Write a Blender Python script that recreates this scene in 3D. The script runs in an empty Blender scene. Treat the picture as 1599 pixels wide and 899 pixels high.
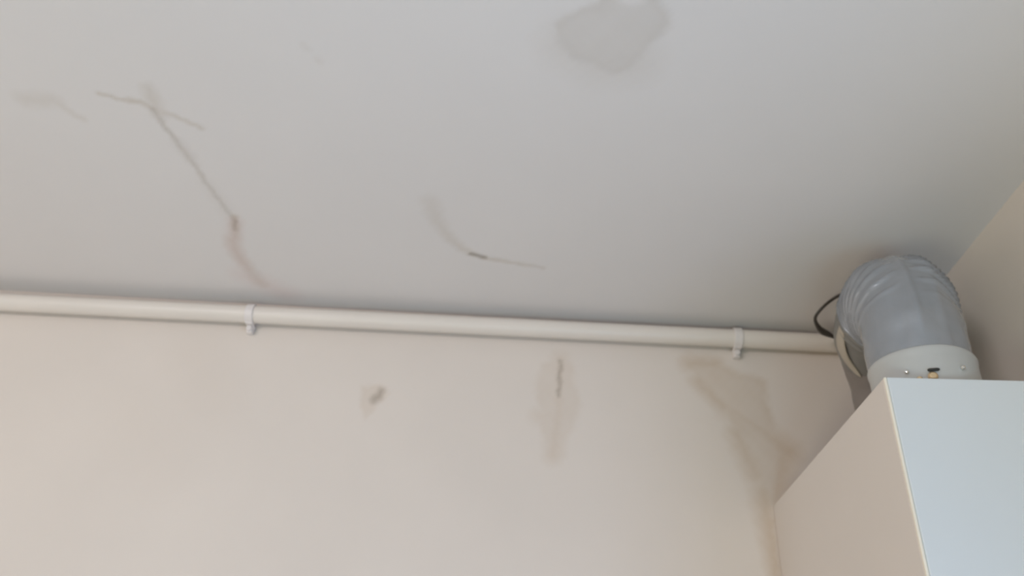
import bpy, bmesh, math, random
import numpy as np
from mathutils import Vector, Matrix, noise as mn
random.seed(4)
C = bpy.context.scene.collection
SC = bpy.context.scene

# ------------------------------------------------------------------ camera
cam_d = bpy.data.cameras.new('camera'); cam = bpy.data.objects.new('camera', cam_d); C.objects.link(cam)
yaw, pitch, roll = -0.036, 0.580, 0.073
fw = Vector((math.sin(yaw)*math.cos(pitch), math.cos(yaw)*math.cos(pitch), math.sin(pitch)))
rt = Vector((math.cos(yaw), -math.sin(yaw), 0)); up = rt.cross(fw)
rt2 = rt*math.cos(roll) + up*math.sin(roll); up2 = up*math.cos(roll) - rt*math.sin(roll)
M = Matrix((rt2, up2, -fw)).transposed().to_4x4(); M.translation = Vector((0, 0, 1.9))
cam.matrix_world = M
cam_d.sensor_width = 36; cam_d.lens = 1250/1599*36; cam_d.clip_start = .02
cam_d.dof.use_dof = True; cam_d.dof.focus_distance = .50; cam_d.dof.aperture_fstop = 11
SC.camera = cam

# ------------------------------------------------------------------ light
w = bpy.data.worlds.new('world'); SC.world = w; w.use_nodes = True
bg = w.node_tree.nodes['Background']; bg.inputs[0].default_value = (.62, .78, 1, 1); bg.inputs[1].default_value = 1.0
def area(name, loc, target, sx, sy, power, col):
    d = bpy.data.lights.new(name, 'AREA'); d.shape = 'RECTANGLE'; d.size = sx; d.size_y = sy; d.energy = power; d.color = col
    o = bpy.data.objects.new(name, d); C.objects.link(o); o.location = loc
    o.rotation_euler = (Vector(target)-Vector(loc)).to_track_quat('-Z', 'Y').to_euler(); return o
# daylight through the window in the right wall, just short of the cabinet
area('window_daylight', (.50, 0, 1.5), (-1, 0, 1.5), .7, 1.1, 15, (.185, .25, .41))
# added fill lights, no known lamps: two from the left, two upward as bounce
area('rear_fill_light', (-1.4, -1.6, 2.1), (-.4, .9, 2.1), .4, .4, 15, (.94, .88, .91))
area('side_fill_light', (-2.2, .6, 1.6), (0, .3, 1.6), .7, 1.1, 15, (.18, .175, .185))
area('upward_fill_light', (-.8, -.8, .9), (-.8, -.8, 2), .6, .6, 15, (.71, .70, .53))
area('cool_upward_fill_light', (.1, -1.0, .9), (.1, -1, 2), .6, .6, 15, (.20, .42, .55))
bg.inputs[0].default_value = (.62, .78, 1, 1); bg.inputs[1].default_value = .05
SC.view_settings.view_transform = 'Standard'; SC.view_settings.look = 'None'
SC.view_settings.gamma = 1; SC.view_settings.use_curve_mapping = False
SC.view_settings.exposure = 0.0

XR, YB, H = .5155, .994, 2.5
XL, YF = -2.4, -2.4

# ------------------------------------------------------------------ materials
def s2l(c): return tuple(((v/255)/12.92 if v/255 <= .04045 else ((v/255+.055)/1.055)**2.4) for v in c)
def mat(name, col, rough=.6, metal=0, bump=.0, bscale=30, var=.03, vscale=6, spec=.5, coat=0):
    m = bpy.data.materials.new(name); m.use_nodes = True; nt = m.node_tree; n = nt.nodes; L = nt.links
    p = n['Principled BSDF']; p.inputs['Roughness'].default_value = rough; p.inputs['Metallic'].default_value = metal
    p.inputs['Specular IOR Level'].default_value = spec; p.inputs['Coat Weight'].default_value = coat
    g = n.new('ShaderNodeNewGeometry')
    tc = n.new('ShaderNodeTexCoord')
    nz = n.new('ShaderNodeTexNoise'); nz.inputs['Scale'].default_value = vscale; nz.inputs['Detail'].default_value = 4
    L.new(tc.outputs['Object'], nz.inputs['Vector'])
    mr = n.new('ShaderNodeMapRange'); mr.inputs[1].default_value = .3; mr.inputs[2].default_value = .7
    mr.inputs[3].default_value = 1-var; mr.inputs[4].default_value = 1+var
    L.new(nz.outputs['Fac'], mr.inputs[0])
    sc = n.new('ShaderNodeVectorMath'); sc.operation = 'SCALE'; sc.inputs[0].default_value = s2l(col)
    L.new(mr.outputs[0], sc.inputs['Scale']); L.new(sc.outputs[0], p.inputs['Base Color'])
    if bump:
        b = n.new('ShaderNodeTexNoise'); b.inputs['Scale'].default_value = bscale; b.inputs['Detail'].default_value = 5
        L.new(tc.outputs['Object'], b.inputs['Vector'])
        bu = n.new('ShaderNodeBump'); bu.inputs['Strength'].default_value = bump; bu.inputs['Distance'].default_value = .004
        L.new(b.outputs['Fac'], bu.inputs['Height']); L.new(bu.outputs[0], p.inputs['Normal'])
    m['mul'] = sc.name
    return m
def stained(name, base, brown=(.69, .56, .41), **k):
    """plaster paint whose damp stains / cracks / pinkish mould come from the mesh attribute 'stain' (R, G, B)"""
    m = mat(name, base, **k); nt = m.node_tree; n = nt.nodes; L = nt.links
    at = n.new('ShaderNodeAttribute'); at.attribute_name = 'stain'
    sp = n.new('ShaderNodeSeparateColor'); L.new(at.outputs['Color'], sp.inputs[0])
    src = n[m['mul']].outputs[0]
    for ch, mul in (('Red', brown), ('Green', (.36, .32, .27)), ('Blue', (.92, .76, .74))):
        mx = n.new('ShaderNodeMix'); mx.data_type = 'RGBA'; mx.blend_type = 'MULTIPLY'
        L.new(sp.outputs[ch], mx.inputs[0]); L.new(src, mx.inputs[6]); mx.inputs[7].default_value = (*mul, 1)
        src = mx.outputs[2]
    L.new(src, n['Principled BSDF'].inputs['Base Color'])
    return m
M_ceil = stained('ceiling_paint', (229, 225, 223), brown=(.67, .60, .49), rough=.85, bump=.12, bscale=9, var=.012, vscale=5)
M_wall = stained('wall_paint', (229, 219, 210), rough=.8, bump=.15, bscale=8, var=.018, vscale=6)
M_wall2 = mat('side_wall_paint', (222, 213, 201), rough=.8, bump=.12, bscale=8, var=.015)
M_floor = mat('wood_floor', (176, 150, 118), rough=.5, var=.12, vscale=9)
M_pipe = mat('white_pipe_paint', (232, 224, 215), rough=.38, bump=.08, bscale=20)
M_clip = mat('white_clip_plastic', (233, 227, 224), rough=.4)
M_side = mat('cabinet_side_laminate', (222, 213, 204), rough=.5, var=.01)
M_front = mat('cabinet_front_laminate', (216, 222, 224), rough=.35, var=.01)
M_edge = mat('cream_edge_banding', (240, 232, 215), rough=.5)
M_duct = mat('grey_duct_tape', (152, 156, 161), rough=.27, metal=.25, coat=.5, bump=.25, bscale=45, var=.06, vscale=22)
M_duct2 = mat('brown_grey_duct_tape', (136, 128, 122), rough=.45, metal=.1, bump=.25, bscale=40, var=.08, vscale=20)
M_duct_shade = mat('shaded_duct_tape', (128, 126, 121), rough=.4, metal=.15, bump=.25, bscale=45, var=.06, vscale=22)  # shadowed side of the rear duct, put into a darker green-grey
M_glint = mat('beige_painted_glint', (184, 174, 158), rough=.4, bump=.1)  # glint between the duct sections, given as a beige colour
M_collar = mat('pale_collar_plastic', (186, 187, 184), rough=.3, bump=.1, var=.03, coat=.3)
M_cable = mat('black_cable_rubber', (62, 57, 50), rough=.5)
M_brass = mat('brass_screw', (226, 200, 160), rough=.3, metal=1)
M_steel = mat('steel_screw', (225, 225, 222), rough=.2, metal=1)
M_dark = mat('dark_slot', (40, 40, 36), rough=.6)
M_frame = mat('white_window_frame', (230, 230, 228), rough=.4)

# ------------------------------------------------------------------ helpers
def obj(name, bm, m, parent=None, smooth=False, bevel=0, seg=2):
    me = bpy.data.meshes.new(name); bm.normal_update(); bm.to_mesh(me); bm.free()
    o = bpy.data.objects.new(name, me); C.objects.link(o); me.materials.append(m)
    if smooth:
        for p in me.polygons: p.use_smooth = True
    if parent: o.parent = parent; o.matrix_parent_inverse = Matrix.Translation(-parent.location)
    if bevel:
        b = o.modifiers.new('bevel', 'BEVEL'); b.width = bevel; b.segments = seg; b.limit_method = 'ANGLE'
    return o
def tag(o, label, cat, group=None):
    o['label'] = label; o['category'] = cat
    if group: o['group'] = group
    return o
def struct(o): o['kind'] = 'structure'; return o
def empty(name, loc):
    o = bpy.data.objects.new(name, None); C.objects.link(o); o.location = loc; o.empty_display_size = .05; return o
def box(bm, x0, x1, y0, y1, z0, z1):
    v = [bm.verts.new((x, y, z)) for z in (z0, z1) for x, y in ((x0, y0), (x1, y0), (x1, y1), (x0, y1))]
    for f in ((3, 2, 1, 0), (4, 5, 6, 7), (0, 1, 5, 4), (1, 2, 6, 5), (2, 3, 7, 6), (3, 0, 4, 7)): bm.faces.new([v[i] for i in f])
def prism(bm, pts, z0, z1):           # pts counter-clockwise
    a = [bm.verts.new((x, y, z0)) for x, y in pts]; b = [bm.verts.new((x, y, z1)) for x, y in pts]; n = len(pts)
    bm.faces.new(a[::-1]); bm.faces.new(b)
    for i in range(n): bm.faces.new((a[i], a[(i+1) % n], b[(i+1) % n], b[i]))
def frames(path):
    T = []
    for i in range(len(path)):
        a = path[max(i-1, 0)]; b = path[min(i+1, len(path)-1)]; T.append((b-a).normalized())
    ref = Vector((0, 0, 1)) if abs(T[0].z) < .9 else Vector((1, 0, 0))
    N = (ref - T[0]*ref.dot(T[0])).normalized(); out = []
    for t in T:
        N = (N - t*N.dot(t)).normalized(); out.append((t, N, t.cross(N)))
    return out
def tube(bm, path, r, n=24, cap=True, rf=None, i0=0, i1=None):
    fr = frames(path); i1 = len(path) if i1 is None else i1; rings = []
    for i in range(i0, i1):
        t, N, B = fr[i]; ring = []
        for k in range(n):
            a = 2*math.pi*k/n; d = N*math.cos(a)+B*math.sin(a)
            rr = r(i) if callable(r) else r
            if rf: rr += rf(i, a, path[i]+d*rr, d)
            ring.append(bm.verts.new(path[i]+d*rr))
        rings.append(ring)
    for q in range(len(rings)-1):
        for k in range(n): bm.faces.new((rings[q][k], rings[q][(k+1) % n], rings[q+1][(k+1) % n], rings[q+1][k]))
    if cap: bm.faces.new(rings[0][::-1]); bm.faces.new(rings[-1])
    return rings
def cr(pts, n=10):                     # catmull-rom through points
    P = [Vector(p) for p in pts]; P = [P[0]*2-P[1]]+P+[P[-1]*2-P[-2]]; out = []
    for i in range(1, len(P)-2):
        for j in range(n):
            t = j/n; a, b, c, d = P[i-1], P[i], P[i+1], P[i+2]
            out.append(.5*((2*b)+(c-a)*t+(2*a-5*b+4*c-d)*t*t+(3*b-a-3*c+d)*t**3))
    out.append(P[-2]); return out

# ------------------------------------------------------------------ stain painting (metres on the surface)
def seg_d(U, V, a, b):
    a = np.array(a); b = np.array(b); d = b-a; L2 = (d**2).sum()+1e-12
    t = np.clip(((U-a[0])*d[0]+(V-a[1])*d[1])/L2, 0, 1)
    return np.hypot(U-a[0]-t*d[0], V-a[1]-t*d[1]), t
def wob(U, V, f, ph):
    return (np.sin(U*f+ph)*np.cos(V*f*1.3+ph*2.1)+.5*np.sin(U*f*2.3+V*f*1.9+ph*3.7)+.3*np.cos(U*f*4.7-V*f*3.9+ph))/1.8
def stroke(ch, U, V, pts, w, s, soft=.5, ph=0., rough=.25):
    """pts polyline, w (start,end) half widths in m, s strength(s)"""
    n = len(pts)-1; best = np.zeros_like(U)
    Uw = U+.0022*wob(U, V, 190, ph); Vw = V+.0022*wob(V, U, 170, ph+1)
    ss = s if isinstance(s, (tuple, list)) else (s, s)
    for i in range(n):
        d, t = seg_d(Uw, Vw, pts[i], pts[i+1]); q = (i+t)/n
        ww = w[0]+(w[1]-w[0])*q; st = ss[0]+(ss[1]-ss[0])*q
        m = st*np.clip(1-(d-ww*(1-soft))/(2*ww*soft), 0, 1)
        best = np.maximum(best, m*(1-rough*(.5+.5*wob(U, V, 330, ph+2))))
    ch[:] = np.maximum(ch, best)
def poly(ch, U, V, pts, inner, rim, rimw=.004, soft=.004, ph=0., rough=.3, amp=.003):
    Uw = U+amp*wob(U, V, 110, ph)+amp*.5*wob(V, U, 320, ph); Vw = V+amp*wob(V, U, 120, ph+1)+amp*.5*wob(U, V, 300, ph)
    n = len(pts); D = np.full_like(U, 9.); ins = np.zeros(U.shape, bool)
    for i in range(n):
        a = pts[i]; b = pts[(i+1) % n]; d, _ = seg_d(Uw, Vw, a, b); D = np.minimum(D, d)
        c = ((a[1] > Vw) != (b[1] > Vw)); den = (b[1]-a[1]) or 1e-9
        ins ^= c & (Uw < (b[0]-a[0])*(Vw-a[1])/den+a[0])
    sd = np.where(ins, D, -D)
    m = inner*np.clip(.5+sd/(2*soft), 0, 1)*(1-rough*(.5+.5*wob(U, V, 95, ph+4))) + rim*np.exp(-((sd-rimw)/rimw)**2)
    ch[:] = np.maximum(ch, m)

def paint_ceiling(U, V):
    R = np.zeros_like(U); G = np.zeros_like(U); B = np.zeros_like(U)
    stroke(R, U, V, [(-0.551, 0.602), (-0.536, 0.602), (-0.520, 0.600)], (0.009135, 0.00783), 0.244, soft=0.95, ph=1.3, rough=0.15)
    stroke(R, U, V, [(-0.519, 0.597), (-0.514, 0.611), (-0.501, 0.627)], (0.00495, 0.004455), 0.244, soft=0.9, ph=2.6, rough=0.15)
    stroke(R, U, V, [(-0.467, 0.588), (-0.444, 0.595), (-0.424, 0.598), (-0.415, 0.608)], (0.00198, 0.00396), 0.549, soft=0.9, ph=3.9, rough=0.1)
    stroke(R, U, V, [(-0.410, 0.579), (-0.411, 0.597), (-0.412, 0.612)], (0.0071775, 0.0071775), 0.342, soft=0.95, ph=5.2, rough=0.1)
    stroke(R, U, V, [(-0.415, 0.607), (-0.394, 0.617), (-0.373, 0.631)], (0.00297, 0.0032175), (0.366, 0.464), soft=0.9, ph=6.5, rough=0.1)
    stroke(G, U, V, [(-0.415, 0.608), (-0.413, 0.630), (-0.407, 0.654), (-0.404, 0.675), (-0.399, 0.694), (-0.396, 0.724), (-0.389, 0.759), (-0.383, 0.792)], (0.00297, 0.00297), (0.244, 0.171), soft=0.9, ph=7.8, rough=0.1)
    stroke(R, U, V, [(-0.415, 0.608), (-0.413, 0.630), (-0.407, 0.654), (-0.404, 0.675), (-0.399, 0.694), (-0.396, 0.724), (-0.389, 0.759), (-0.383, 0.792)], (0.00297, 0.003465), (0.268, 0.22), soft=0.9, ph=9.1, rough=0.1)
    stroke(G, U, V, [(-0.405, 0.659), (-0.400, 0.687)], (0.0071775, 0.006525), 0.146, soft=0.95, ph=10.4, rough=0.25)
    stroke(R, U, V, [(-0.396, 0.724), (-0.384, 0.787)], (0.00783, 0.009135), 0.122, soft=0.95, ph=11.7, rough=0.25)
    stroke(R, U, V, [(-0.380, 0.787), (-0.392, 0.833)], (0.004455, 0.006435), (0.61, 0.317), soft=0.85, ph=13, rough=0.1)
    stroke(G, U, V, [(-0.382, 0.795), (-0.387, 0.813)], (0.00297, 0.00297), 0.342, soft=0.9, ph=14.3, rough=0.25)
    stroke(B, U, V, [(-0.382, 0.796), (-0.401, 0.852), (-0.397, 0.903)], (0.00792, 0.00891), 0.439, soft=0.9, ph=15.6, rough=0.1)
    stroke(R, U, V, [(-0.398, 0.838), (-0.400, 0.874), (-0.393, 0.903), (-0.386, 0.939)], (0.0084825, 0.00783), (0.317, 0.293), soft=0.95, ph=16.9, rough=0.1)
    stroke(B, U, V, [(-0.402, 0.919), (-0.357, 0.961)], (0.01566, 0.016965), 0.366, soft=0.95, ph=18.2, rough=0.1)
    stroke(R, U, V, [(-0.131, 0.738), (-0.126, 0.775), (-0.112, 0.809), (-0.095, 0.832), (-0.081, 0.842)], (0.0099, 0.00495), (0.207, 0.415), soft=0.8, ph=19.5, rough=0.15)
    stroke(R, U, V, [(-0.120, 0.787), (-0.102, 0.823)], (0.006435, 0.005445), (0.146, 0.22), soft=0.9, ph=20.8, rough=0.25)
    stroke(G, U, V, [(-0.086, 0.840), (-0.068, 0.847)], (0.0027225, 0.0027225), 0.732, soft=0.85, ph=22.1, rough=0.05)
    stroke(R, U, V, [(-0.070, 0.847), (-0.033, 0.855), (0.008, 0.863)], (0.00396, 0.00297), (0.512, 0.317), soft=0.9, ph=23.4, rough=0.1)
    poly(R, U, V, [(0.002, 0.476), (0.012, 0.466), (0.025, 0.457), (0.039, 0.453), (0.043, 0.445), (0.054, 0.433), (0.081, 0.432), (0.094, 0.444), (0.104, 0.457), (0.107, 0.468), (0.103, 0.483), (0.091, 0.498), (0.087, 0.509), (0.079, 0.524), (0.062, 0.533), (0.045, 0.523), (0.023, 0.515), (0.010, 0.499), (0.004, 0.484)], 0.2, 0.05, rimw=0.005, soft=0.004, ph=24.7, rough=0.35, amp=0.003)
    poly(G, U, V, [(0.002, 0.476), (0.012, 0.466), (0.025, 0.457), (0.039, 0.453), (0.043, 0.445), (0.054, 0.433), (0.081, 0.432), (0.094, 0.444), (0.104, 0.457), (0.107, 0.468), (0.103, 0.483), (0.091, 0.498), (0.087, 0.509), (0.079, 0.524), (0.062, 0.533), (0.045, 0.523), (0.023, 0.515), (0.010, 0.499), (0.004, 0.484)], 0.075, 0.02, rimw=0.004, soft=0.004, ph=26, rough=0.2, amp=0.003)
    stroke(R, U, V, [(0.019, 0.498), (0.051, 0.518), (0.078, 0.514)], (0.022185, 0.022185), 0.232, soft=0.95, ph=27.3, rough=0.3)
    stroke(R, U, V, [(-0.235, 0.512), (-0.232, 0.516)], (0.003465, 0.003465), 0.146, soft=0.9, ph=28.6, rough=0.25)
    stroke(R, U, V, [(-0.224, 0.529), (-0.221, 0.532)], (0.003465, 0.003465), 0.146, soft=0.9, ph=29.9, rough=0.25)
    k = 1-np.clip(1.6-np.hypot((U-0.070)/.011, (V-0.444)/.0065), 0, 1)   # bare patch of sound paint inside the stain
    R *= k; G *= k
    return R, G, B
def paint_wall(U, V):
    R = np.zeros_like(U); G = np.zeros_like(U); B = np.zeros_like(U)
    poly(R, U, V, [(-0.231, 2.377), (-0.206, 2.382), (-0.192, 2.372), (-0.204, 2.353), (-0.214, 2.341), (-0.220, 2.330), (-0.230, 2.351)], 0.21, 0.04, rimw=0.003, soft=0.004, ph=31.2, rough=0.15, amp=0.003)
    stroke(G, U, V, [(-0.211, 2.359), (-0.204, 2.371)], (0.00522, 0.0045675), 0.575, soft=0.95, ph=32.5, rough=0.05)
    poly(R, U, V, [(0.014, 2.424), (0.035, 2.439), (0.055, 2.433), (0.060, 2.399), (0.069, 2.370), (0.057, 2.332), (0.047, 2.304), (0.031, 2.286), (0.020, 2.312), (0.014, 2.348), (0.006, 2.395)], 0.19, 0.03, rimw=0.003, soft=0.006, ph=33.8, rough=0.3, amp=0.003)
    stroke(G, U, V, [(0.040, 2.434), (0.039, 2.407), (0.039, 2.380)], (0.00297, 0.002475), 0.46, soft=0.9, ph=35.1, rough=0.1)
    stroke(R, U, V, [(0.039, 2.437), (0.039, 2.359), (0.034, 2.295)], (0.0097875, 0.01044), (0.253, 0.322), soft=0.95, ph=36.4, rough=0.15)
    stroke(R, U, V, [(0.013, 2.349), (0.030, 2.351)], (0.01044, 0.009135), 0.23, soft=0.95, ph=37.7, rough=0.25)
    poly(R, U, V, [(0.217, 2.441), (0.233, 2.454), (0.248, 2.453), (0.282, 2.434), (0.323, 2.423), (0.325, 2.371), (0.336, 2.331), (0.343, 2.318), (0.335, 2.295), (0.328, 2.268), (0.315, 2.247), (0.300, 2.247), (0.296, 2.271), (0.288, 2.300), (0.277, 2.339), (0.264, 2.367), (0.247, 2.391), (0.225, 2.419)], 0.33, 0.06, rimw=0.006, soft=0.005, ph=39, rough=0.3, amp=0.003)
    stroke(R, U, V, [(0.221, 2.441), (0.257, 2.443)], (0.011745, 0.009135), 0.494, soft=0.95, ph=40.3, rough=0.1)
    stroke(R, U, V, [(0.230, 2.414), (0.262, 2.378)], (0.01044, 0.009135), 0.494, soft=0.95, ph=41.6, rough=0.15)
    stroke(R, U, V, [(0.270, 2.373), (0.311, 2.345), (0.341, 2.318)], (0.01305, 0.014355), (0.391, 0.529), soft=0.95, ph=42.9, rough=0.15)
    stroke(R, U, V, [(0.276, 2.341), (0.296, 2.285)], (0.011745, 0.01305), 0.483, soft=0.95, ph=44.2, rough=0.15)
    stroke(R, U, V, [(0.333, 2.309), (0.320, 2.261), (0.304, 2.244)], (0.014355, 0.01305), 0.437, soft=0.95, ph=45.5, rough=0.15)
    stroke(R, U, V, [(0.303, 2.260), (0.305, 2.207), (0.307, 2.158), (0.309, 2.114)], (0.01305, 0.006525), (0.54, 0.609), soft=0.95, ph=46.8, rough=0.1)
    stroke(R, U, V, [(0.310, 2.236), (0.306, 2.158), (0.308, 2.114)], (0.002475, 0.002475), 0.575, soft=0.9, ph=48.1, rough=0.1)
    stroke(R, U, V, [(-0.476, 2.405), (-0.433, 2.348)], (0.0297, 0.0297), 0.057, soft=0.98, ph=49.4, rough=0.25)
    stroke(R, U, V, [(-0.537, 2.313), (-0.475, 2.254)], (0.03465, 0.0396), 0.04, soft=0.98, ph=50.7, rough=0.25)
    return R, G, B
def sheet(name, us, vs, place, paint, m, flip):
    U, V = np.meshgrid(us, vs, indexing='ij'); R, G, B = paint(U, V)
    nu, nv = len(us), len(vs)
    co = place(U.ravel(), V.ravel())
    idx = np.arange(nu*nv).reshape(nu, nv)
    q = np.stack([idx[:-1, :-1], idx[1:, :-1], idx[1:, 1:], idx[:-1, 1:]], -1).reshape(-1, 4)
    if flip: q = q[:, ::-1]
    me = bpy.data.meshes.new(name); me.vertices.add(nu*nv); me.vertices.foreach_set('co', co.astype(np.float32).ravel())
    nf = len(q); me.loops.add(nf*4); me.polygons.add(nf)
    me.loops.foreach_set('vertex_index', q.ravel().astype(np.int32)); me.polygons.foreach_set('loop_start', np.arange(0, nf*4, 4, dtype=np.int32))
    me.update(calc_edges=True); me.validate()
    at = me.color_attributes.new('stain', 'FLOAT_COLOR', 'POINT')
    at.data.foreach_set('color', np.clip(np.stack([R, G, B, np.ones_like(R)], -1), 0, 1).astype(np.float32).ravel())
    me.materials.append(m); o = bpy.data.objects.new(name, me); C.objects.link(o); return struct(o)

# ------------------------------------------------------------------ room shell
fx = np.concatenate([np.linspace(XL, -1.0, 8)[:-1], np.arange(-1.0, XR, .003), [XR]])
fy = np.concatenate([np.linspace(YF, .36, 10)[:-1], np.arange(.36, YB, .003), [YB]])
fz = np.concatenate([np.linspace(0, 2.0, 8)[:-1], np.arange(2.0, H, .003), [H]])
sheet('ceiling', fx, fy, lambda u, v: np.stack([u, v, np.full_like(u, H)], -1), paint_ceiling, M_ceil, True)
sheet('wall_back', fx, fz, lambda u, v: np.stack([u, np.full_like(u, YB), v], -1), paint_wall, M_wall, False)
RY0, RY1, RZ0, RZ1 = -.40, .40, .90, 2.10
bm = bmesh.new(); box(bm, XR, XR+.1, RY1, YB, 0, H); box(bm, XR, XR+.1, YF, RY0, 0, H)
box(bm, XR, XR+.1, RY0, RY1, 0, RZ0); box(bm, XR, XR+.1, RY0, RY1, RZ1, H)
struct(obj('wall_right', bm, M_wall2))
bm = bmesh.new()
for y0, y1, z0, z1 in ((RY0, RY0+.05, RZ0, RZ1), (RY1-.05, RY1, RZ0, RZ1), (RY0, RY1, RZ0, RZ0+.05), (RY0, RY1, RZ1-.05, RZ1), (-.025, .025, RZ0, RZ1)):
    box(bm, XR+.03, XR+.08, y0, y1, z0, z1)
struct(obj('window_1', bm, M_frame))
bm = bmesh.new(); box(bm, XL-.1, XL, YF, YB, 0, H); struct(obj('wall_left', bm, M_wall2))
bm = bmesh.new(); box(bm, XL, XR, YF, YB, -.1, 0); struct(obj('floor', bm, M_floor))
bm = bmesh.new(); box(bm, XL, XR, YF-.1, YF, 0, H); struct(obj('wall_front', bm, M_wall2))

# ------------------------------------------------------------------ cabinet
A = (.3130, .637); Rf = (XR-.001, .624); Bk = (XR-.001, YB-.001); Lb = (.3130, YB-.001); ZT, ZB = 2.2445, 1.45
cab = tag(empty('wall_cabinet', (.414, .81, ZB)), 'white wall cabinet in the corner under the grey taped duct', 'cabinet')
bm = bmesh.new(); prism(bm, [(A[0], A[1]+.0034), (Rf[0], Rf[1]+.0034), Bk, Lb], ZB, ZT); obj('body', bm, M_side, cab, bevel=.0012)
bm = bmesh.new(); prism(bm, [(A[0]+.0025, A[1]), Rf, (Rf[0], Rf[1]+.0032), (A[0]+.0025, A[1]+.0032)], ZB, ZT); d = obj('door', bm, M_front, cab, bevel=.0012)
d['label'] = 'cool white cabinet door'
bm = bmesh.new(); prism(bm, [(A[0], A[1]+.0006), (A[0]+.0024, A[1]+.0004), (A[0]+.0024, A[1]+.0032), (A[0], A[1]+.0032)], ZB, ZT)
e = obj('edge_strip', bm, M_edge, cab, bevel=.0008); e['label'] = 'cream strip down the door edge'

# ------------------------------------------------------------------ pipe along the top of the back wall
PY, PZ, PR = YB-.0165, 2.4745, .0128
path = [Vector((x, PY, PZ+.0062*x)) for x in np.linspace(XL+.01, XR-.004, 90)]
bm = bmesh.new(); tube(bm, path, PR, 28)
tag(obj('wall_pipe', bm, M_pipe, smooth=True), 'long white painted pipe running along the back wall just under the ceiling', 'pipe')
def clip(x, label):
    z = PZ+.0062*x
    t = tag(empty('pipe_clip', (x, YB, z)), label, 'pipe clip', 'white clips holding the pipe to the back wall')
    bm = bmesh.new(); n = 22; w = .0056; ri, ro = PR+.0001, PR+.0022
    prof_i = []; prof_o = []
    for k in range(n+1):
        a = math.radians(100+k/n*200)          # wraps the room side of the pipe (towards -Y)
        prof_i.append((PY+ri*math.cos(a), z+ri*math.sin(a))); prof_o.append((PY+ro*math.cos(a), z+ro*math.sin(a)))
    loops = []
    for dx in (-w, w): loops.append(([bm.verts.new((x+dx, *p)) for p in prof_i], [bm.verts.new((x+dx, *p)) for p in prof_o]))
    (i0, o0), (i1, o1) = loops
    for k in range(n):
        bm.faces.new((o0[k], o0[k+1], o1[k+1], o1[k])); bm.faces.new((i0[k+1], i0[k], i1[k], i1[k+1]))
        bm.faces.new((i0[k], i0[k+1], o0[k+1], o0[k])); bm.faces.new((o1[k], o1[k+1], i1[k+1], i1[k]))
    for k in (0, n): bm.faces.new((i0[k], o0[k], o1[k], i1[k]))
    bmesh.ops.recalc_face_normals(bm, faces=bm.faces)
    obj('strap', bm, M_clip, t, smooth=False, bevel=.0006)
    # foot below the pipe with the nail boss
    bm = bmesh.new(); zb = z-PR-.0018
    for (x0, x1, y0, y1, z0, z1) in ((x-w, x+w, PY-.004, YB-.0005, zb-.0012, zb+.0016), (x-w*.8, x+w*.8, YB-.010, YB-.0005, zb-.0105, zb)):
        box(bm, x0, x1, y0, y1, z0, z1)
    obj('foot', bm, M_clip, t, bevel=.0012)
    bm = bmesh.new(); tube(bm, [Vector((x, YB-.014, zb-.0055)), Vector((x, YB-.0145+.0015, zb-.0055)), Vector((x, YB-.001, zb-.0055))], .0040, 16)
    obj('nail_boss', bm, M_clip, t, smooth=False, bevel=.0006)
    return t
clip(-.4035, 'white pipe clip nearer the left end of the pipe')
clip(.2850, 'white pipe clip above the large brown damp stain, near the duct')

# ------------------------------------------------------------------ exhaust duct
P0 = Vector((.3775, .692, ZT+.0005)); P1 = Vector((.4335, .884, ZT+.0005)); ZC = 2.400; RD = .0468
hd = Vector((P1.x-P0.x, P1.y-P0.y, 0)); span = hd.length; hd.normalize(); RB = .088
def dpt(s):
    L1 = ZC-RB-P0.z; La = RB*math.pi/2; Lh = span-2*RB
    if s < L1: return P0+Vector((0, 0, s))
    s -= L1
    if s < La: a = s/RB; return Vector((P0.x, P0.y, ZC-RB))+hd*(RB*(1-math.cos(a)))+Vector((0, 0, RB*math.sin(a)))
    s -= La
    if s < Lh: return Vector((P0.x, P0.y, ZC))+hd*(RB+s)
    s -= Lh
    if s < La: a = s/RB; return Vector((P1.x, P1.y, ZC-RB))-hd*(RB*(1-math.sin(a)))+Vector((0, 0, RB*math.cos(a)))
    s -= La
    return Vector((P1.x, P1.y, ZC-RB-s))
LT = 2*(ZC-RB-P0.z)+RB*math.pi+span-2*RB-.0005
NS = 300
def lean(s): q = min(1, max(0, (s-.24)/.13)); return Vector((-.0095*math.exp(-((s-.245)/.045)**2)+.010*q*q*(3-2*q), 0, 0))
dpath = [dpt(LT*i/(NS-1))+lean(LT*i/(NS-1)) for i in range(NS)]
sL = [LT*i/(NS-1) for i in range(NS)]
frs = frames(dpath)
def ang0(i):   # angle of the outside of the bend (towards the viewer / up)
    t, N, B = frs[i]; side = hd.cross(Vector((0, 0, 1))); o = side.cross(t)*(1)
    return math.atan2(o.dot(B), o.dot(N)), side
def wrap(a): return (a+math.pi) % (2*math.pi)-math.pi
def duct_rf(i, a, p, d):
    s = sL[i]; a0, _ = ang0(i); th = wrap(a-a0)          # 0 on the outside of the bend
    r = 0.0
    env = min(1, max(0, (s-.085)/.025))*min(1, max(0, (.235-s)/.03))
    ch = s*500+4.2*abs(th)+1.2*math.sin(3*th+s*30)
    ridge = max(0, math.sin(ch))**3
    side = min(1, max(0, (abs(th)-.12)/.25))
    r += env*side*.0050*ridge*(1 if th > 0 else .75)
    r += .0024*math.exp(-(th/.07)**2)*min(1, max(0, (s-.05)/.03))       # long seam
    r += .0012*math.exp(-((th-.45-.4*s)/.10)**2) - .0010*math.exp(-((th+.35)/.12)**2)
    r += .0020*mn.noise(p*22)+.0010*mn.noise(p*60)
    r += .0035*math.exp(-((s-.17)/.06)**2)
    return r
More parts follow.
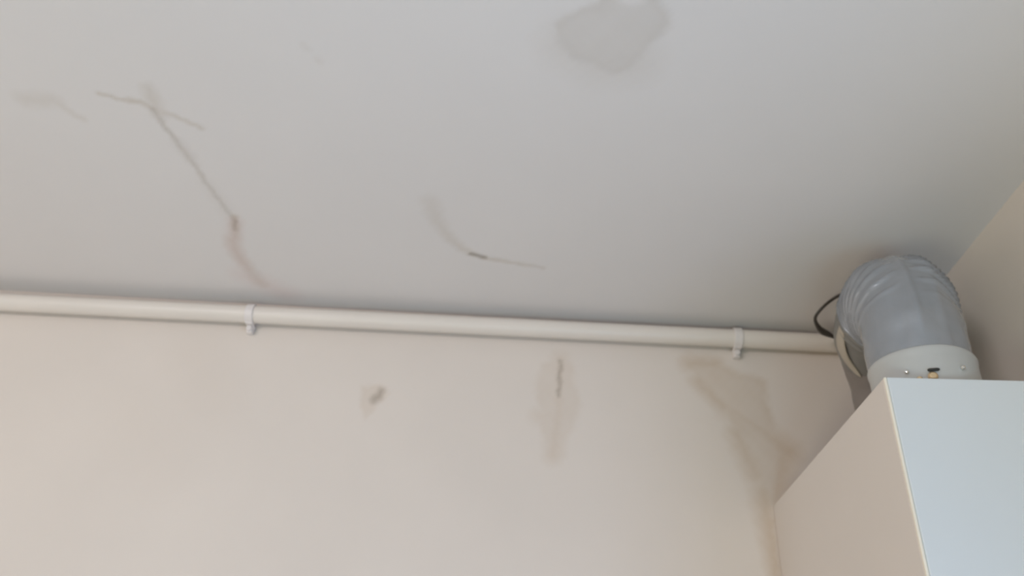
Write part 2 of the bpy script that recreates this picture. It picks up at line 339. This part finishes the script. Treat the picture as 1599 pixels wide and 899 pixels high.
duct = tag(empty('exhaust_duct', P0), 'grey tape-wrapped exhaust duct bending out of the top of the white cabinet', 'duct')
def idx(s): return int(round(s/LT*(NS-1)))
sA, sB, sC2 = .036, .205, .275
for nm, s0, s1, mt, lab in (('front_elbow', sA, sB, M_duct, None), ('rear_elbow', sB, sC2, M_duct_shade, 'rear bend with its shaded side painted darker grey'), ('rear_sleeve', sC2, LT, M_duct2, 'brownish grey lower sleeve')):
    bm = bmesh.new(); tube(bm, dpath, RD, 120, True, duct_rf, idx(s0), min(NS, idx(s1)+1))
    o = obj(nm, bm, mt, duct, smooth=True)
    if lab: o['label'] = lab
bm = bmesh.new(); cp = [P0+Vector((0, 0, z)) for z in np.linspace(0, .040, 12)]
tube(bm, cp, lambda i: RD+.0012+(.0008 if i in (10, 11) else 0), 96, True, lambda i, a, p, d: .0010*mn.noise(p*35))
o = obj('collar', bm, M_collar, duct, smooth=True, bevel=.001); o['label'] = 'pale collar at the foot of the duct'
col = o
# beige strip painting the glint along the left of the rear bend
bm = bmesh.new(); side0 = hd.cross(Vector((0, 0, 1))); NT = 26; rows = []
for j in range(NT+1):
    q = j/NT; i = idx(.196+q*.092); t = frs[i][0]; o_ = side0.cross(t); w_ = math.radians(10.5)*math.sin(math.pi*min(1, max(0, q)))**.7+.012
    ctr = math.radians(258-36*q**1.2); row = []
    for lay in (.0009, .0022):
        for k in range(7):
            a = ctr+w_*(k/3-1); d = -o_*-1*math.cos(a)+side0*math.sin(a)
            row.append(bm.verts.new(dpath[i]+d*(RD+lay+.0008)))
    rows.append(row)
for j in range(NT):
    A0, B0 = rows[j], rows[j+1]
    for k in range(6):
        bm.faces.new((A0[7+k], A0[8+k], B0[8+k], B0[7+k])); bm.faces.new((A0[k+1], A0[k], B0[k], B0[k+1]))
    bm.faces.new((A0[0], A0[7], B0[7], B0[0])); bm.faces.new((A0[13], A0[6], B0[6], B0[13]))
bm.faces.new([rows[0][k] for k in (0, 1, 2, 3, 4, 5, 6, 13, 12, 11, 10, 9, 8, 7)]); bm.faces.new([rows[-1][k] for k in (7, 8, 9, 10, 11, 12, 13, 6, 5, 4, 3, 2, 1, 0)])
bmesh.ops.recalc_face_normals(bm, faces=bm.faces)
o = obj('glint_strip', bm, M_glint, duct, smooth=True); o['label'] = 'beige strip painted as a glint on the duct'
def screw(az, z, m, r=.0028, slot=False):
    d = Vector((math.cos(az), math.sin(az), 0)); c = P0+Vector((0, 0, z))+d*(RD+.0022)
    bm = bmesh.new(); tube(bm, [c-d*.002, c+d*.0012, c+d*.0026], lambda i: r if i < 2 else r*.65, 16)
    s = obj('screw', bm, m, col, bevel=.0004)
    return s
screw(math.radians(227), .016, M_steel, .0022)
screw(math.radians(284), .017, M_steel, .0022)
screw(math.radians(251), .0075, M_brass, .0042)
screw(math.radians(238), .0060, M_brass, .0028)
def slot():
    d = Vector((math.cos(math.radians(253)), math.sin(math.radians(253)), 0)); t = Vector((-d.y, d.x, 0)); c = P0+Vector((0, 0, .0138))+d*(RD+.0026)
    bm = bmesh.new(); tube(bm, [c-t*.0050, c-t*.0035, c+t*.0035, c+t*.0050], lambda i: .0008 if i in (0, 3) else .0014, 14)
    s = obj('clamp_slot', bm, M_dark, col, smooth=True); s['label'] = 'dark slot of the clamp'
slot()

# ------------------------------------------------------------------ loose black cable beside the duct
cpath = cr([(.440, .872, 2.4885), (.4200, .861, 2.4880), (.3990, .860, 2.4850), (.3800, .865, 2.4755), (.3660, .872, 2.4640), (.3620, .885, 2.4575), (.3770, .912, 2.4590), (.3960, .934, 2.4650), (.4110, .944, 2.4650), (.4260, .951, 2.458), (.440, .953, 2.43)], 12)
bm = bmesh.new(); tube(bm, cpath, lambda i: .0019+.0026*math.exp(-((i-78)/11)**2), 16)
tag(obj('cable', bm, M_cable, smooth=True), 'thin black cable looping out beside the grey duct just below the ceiling', 'cable')
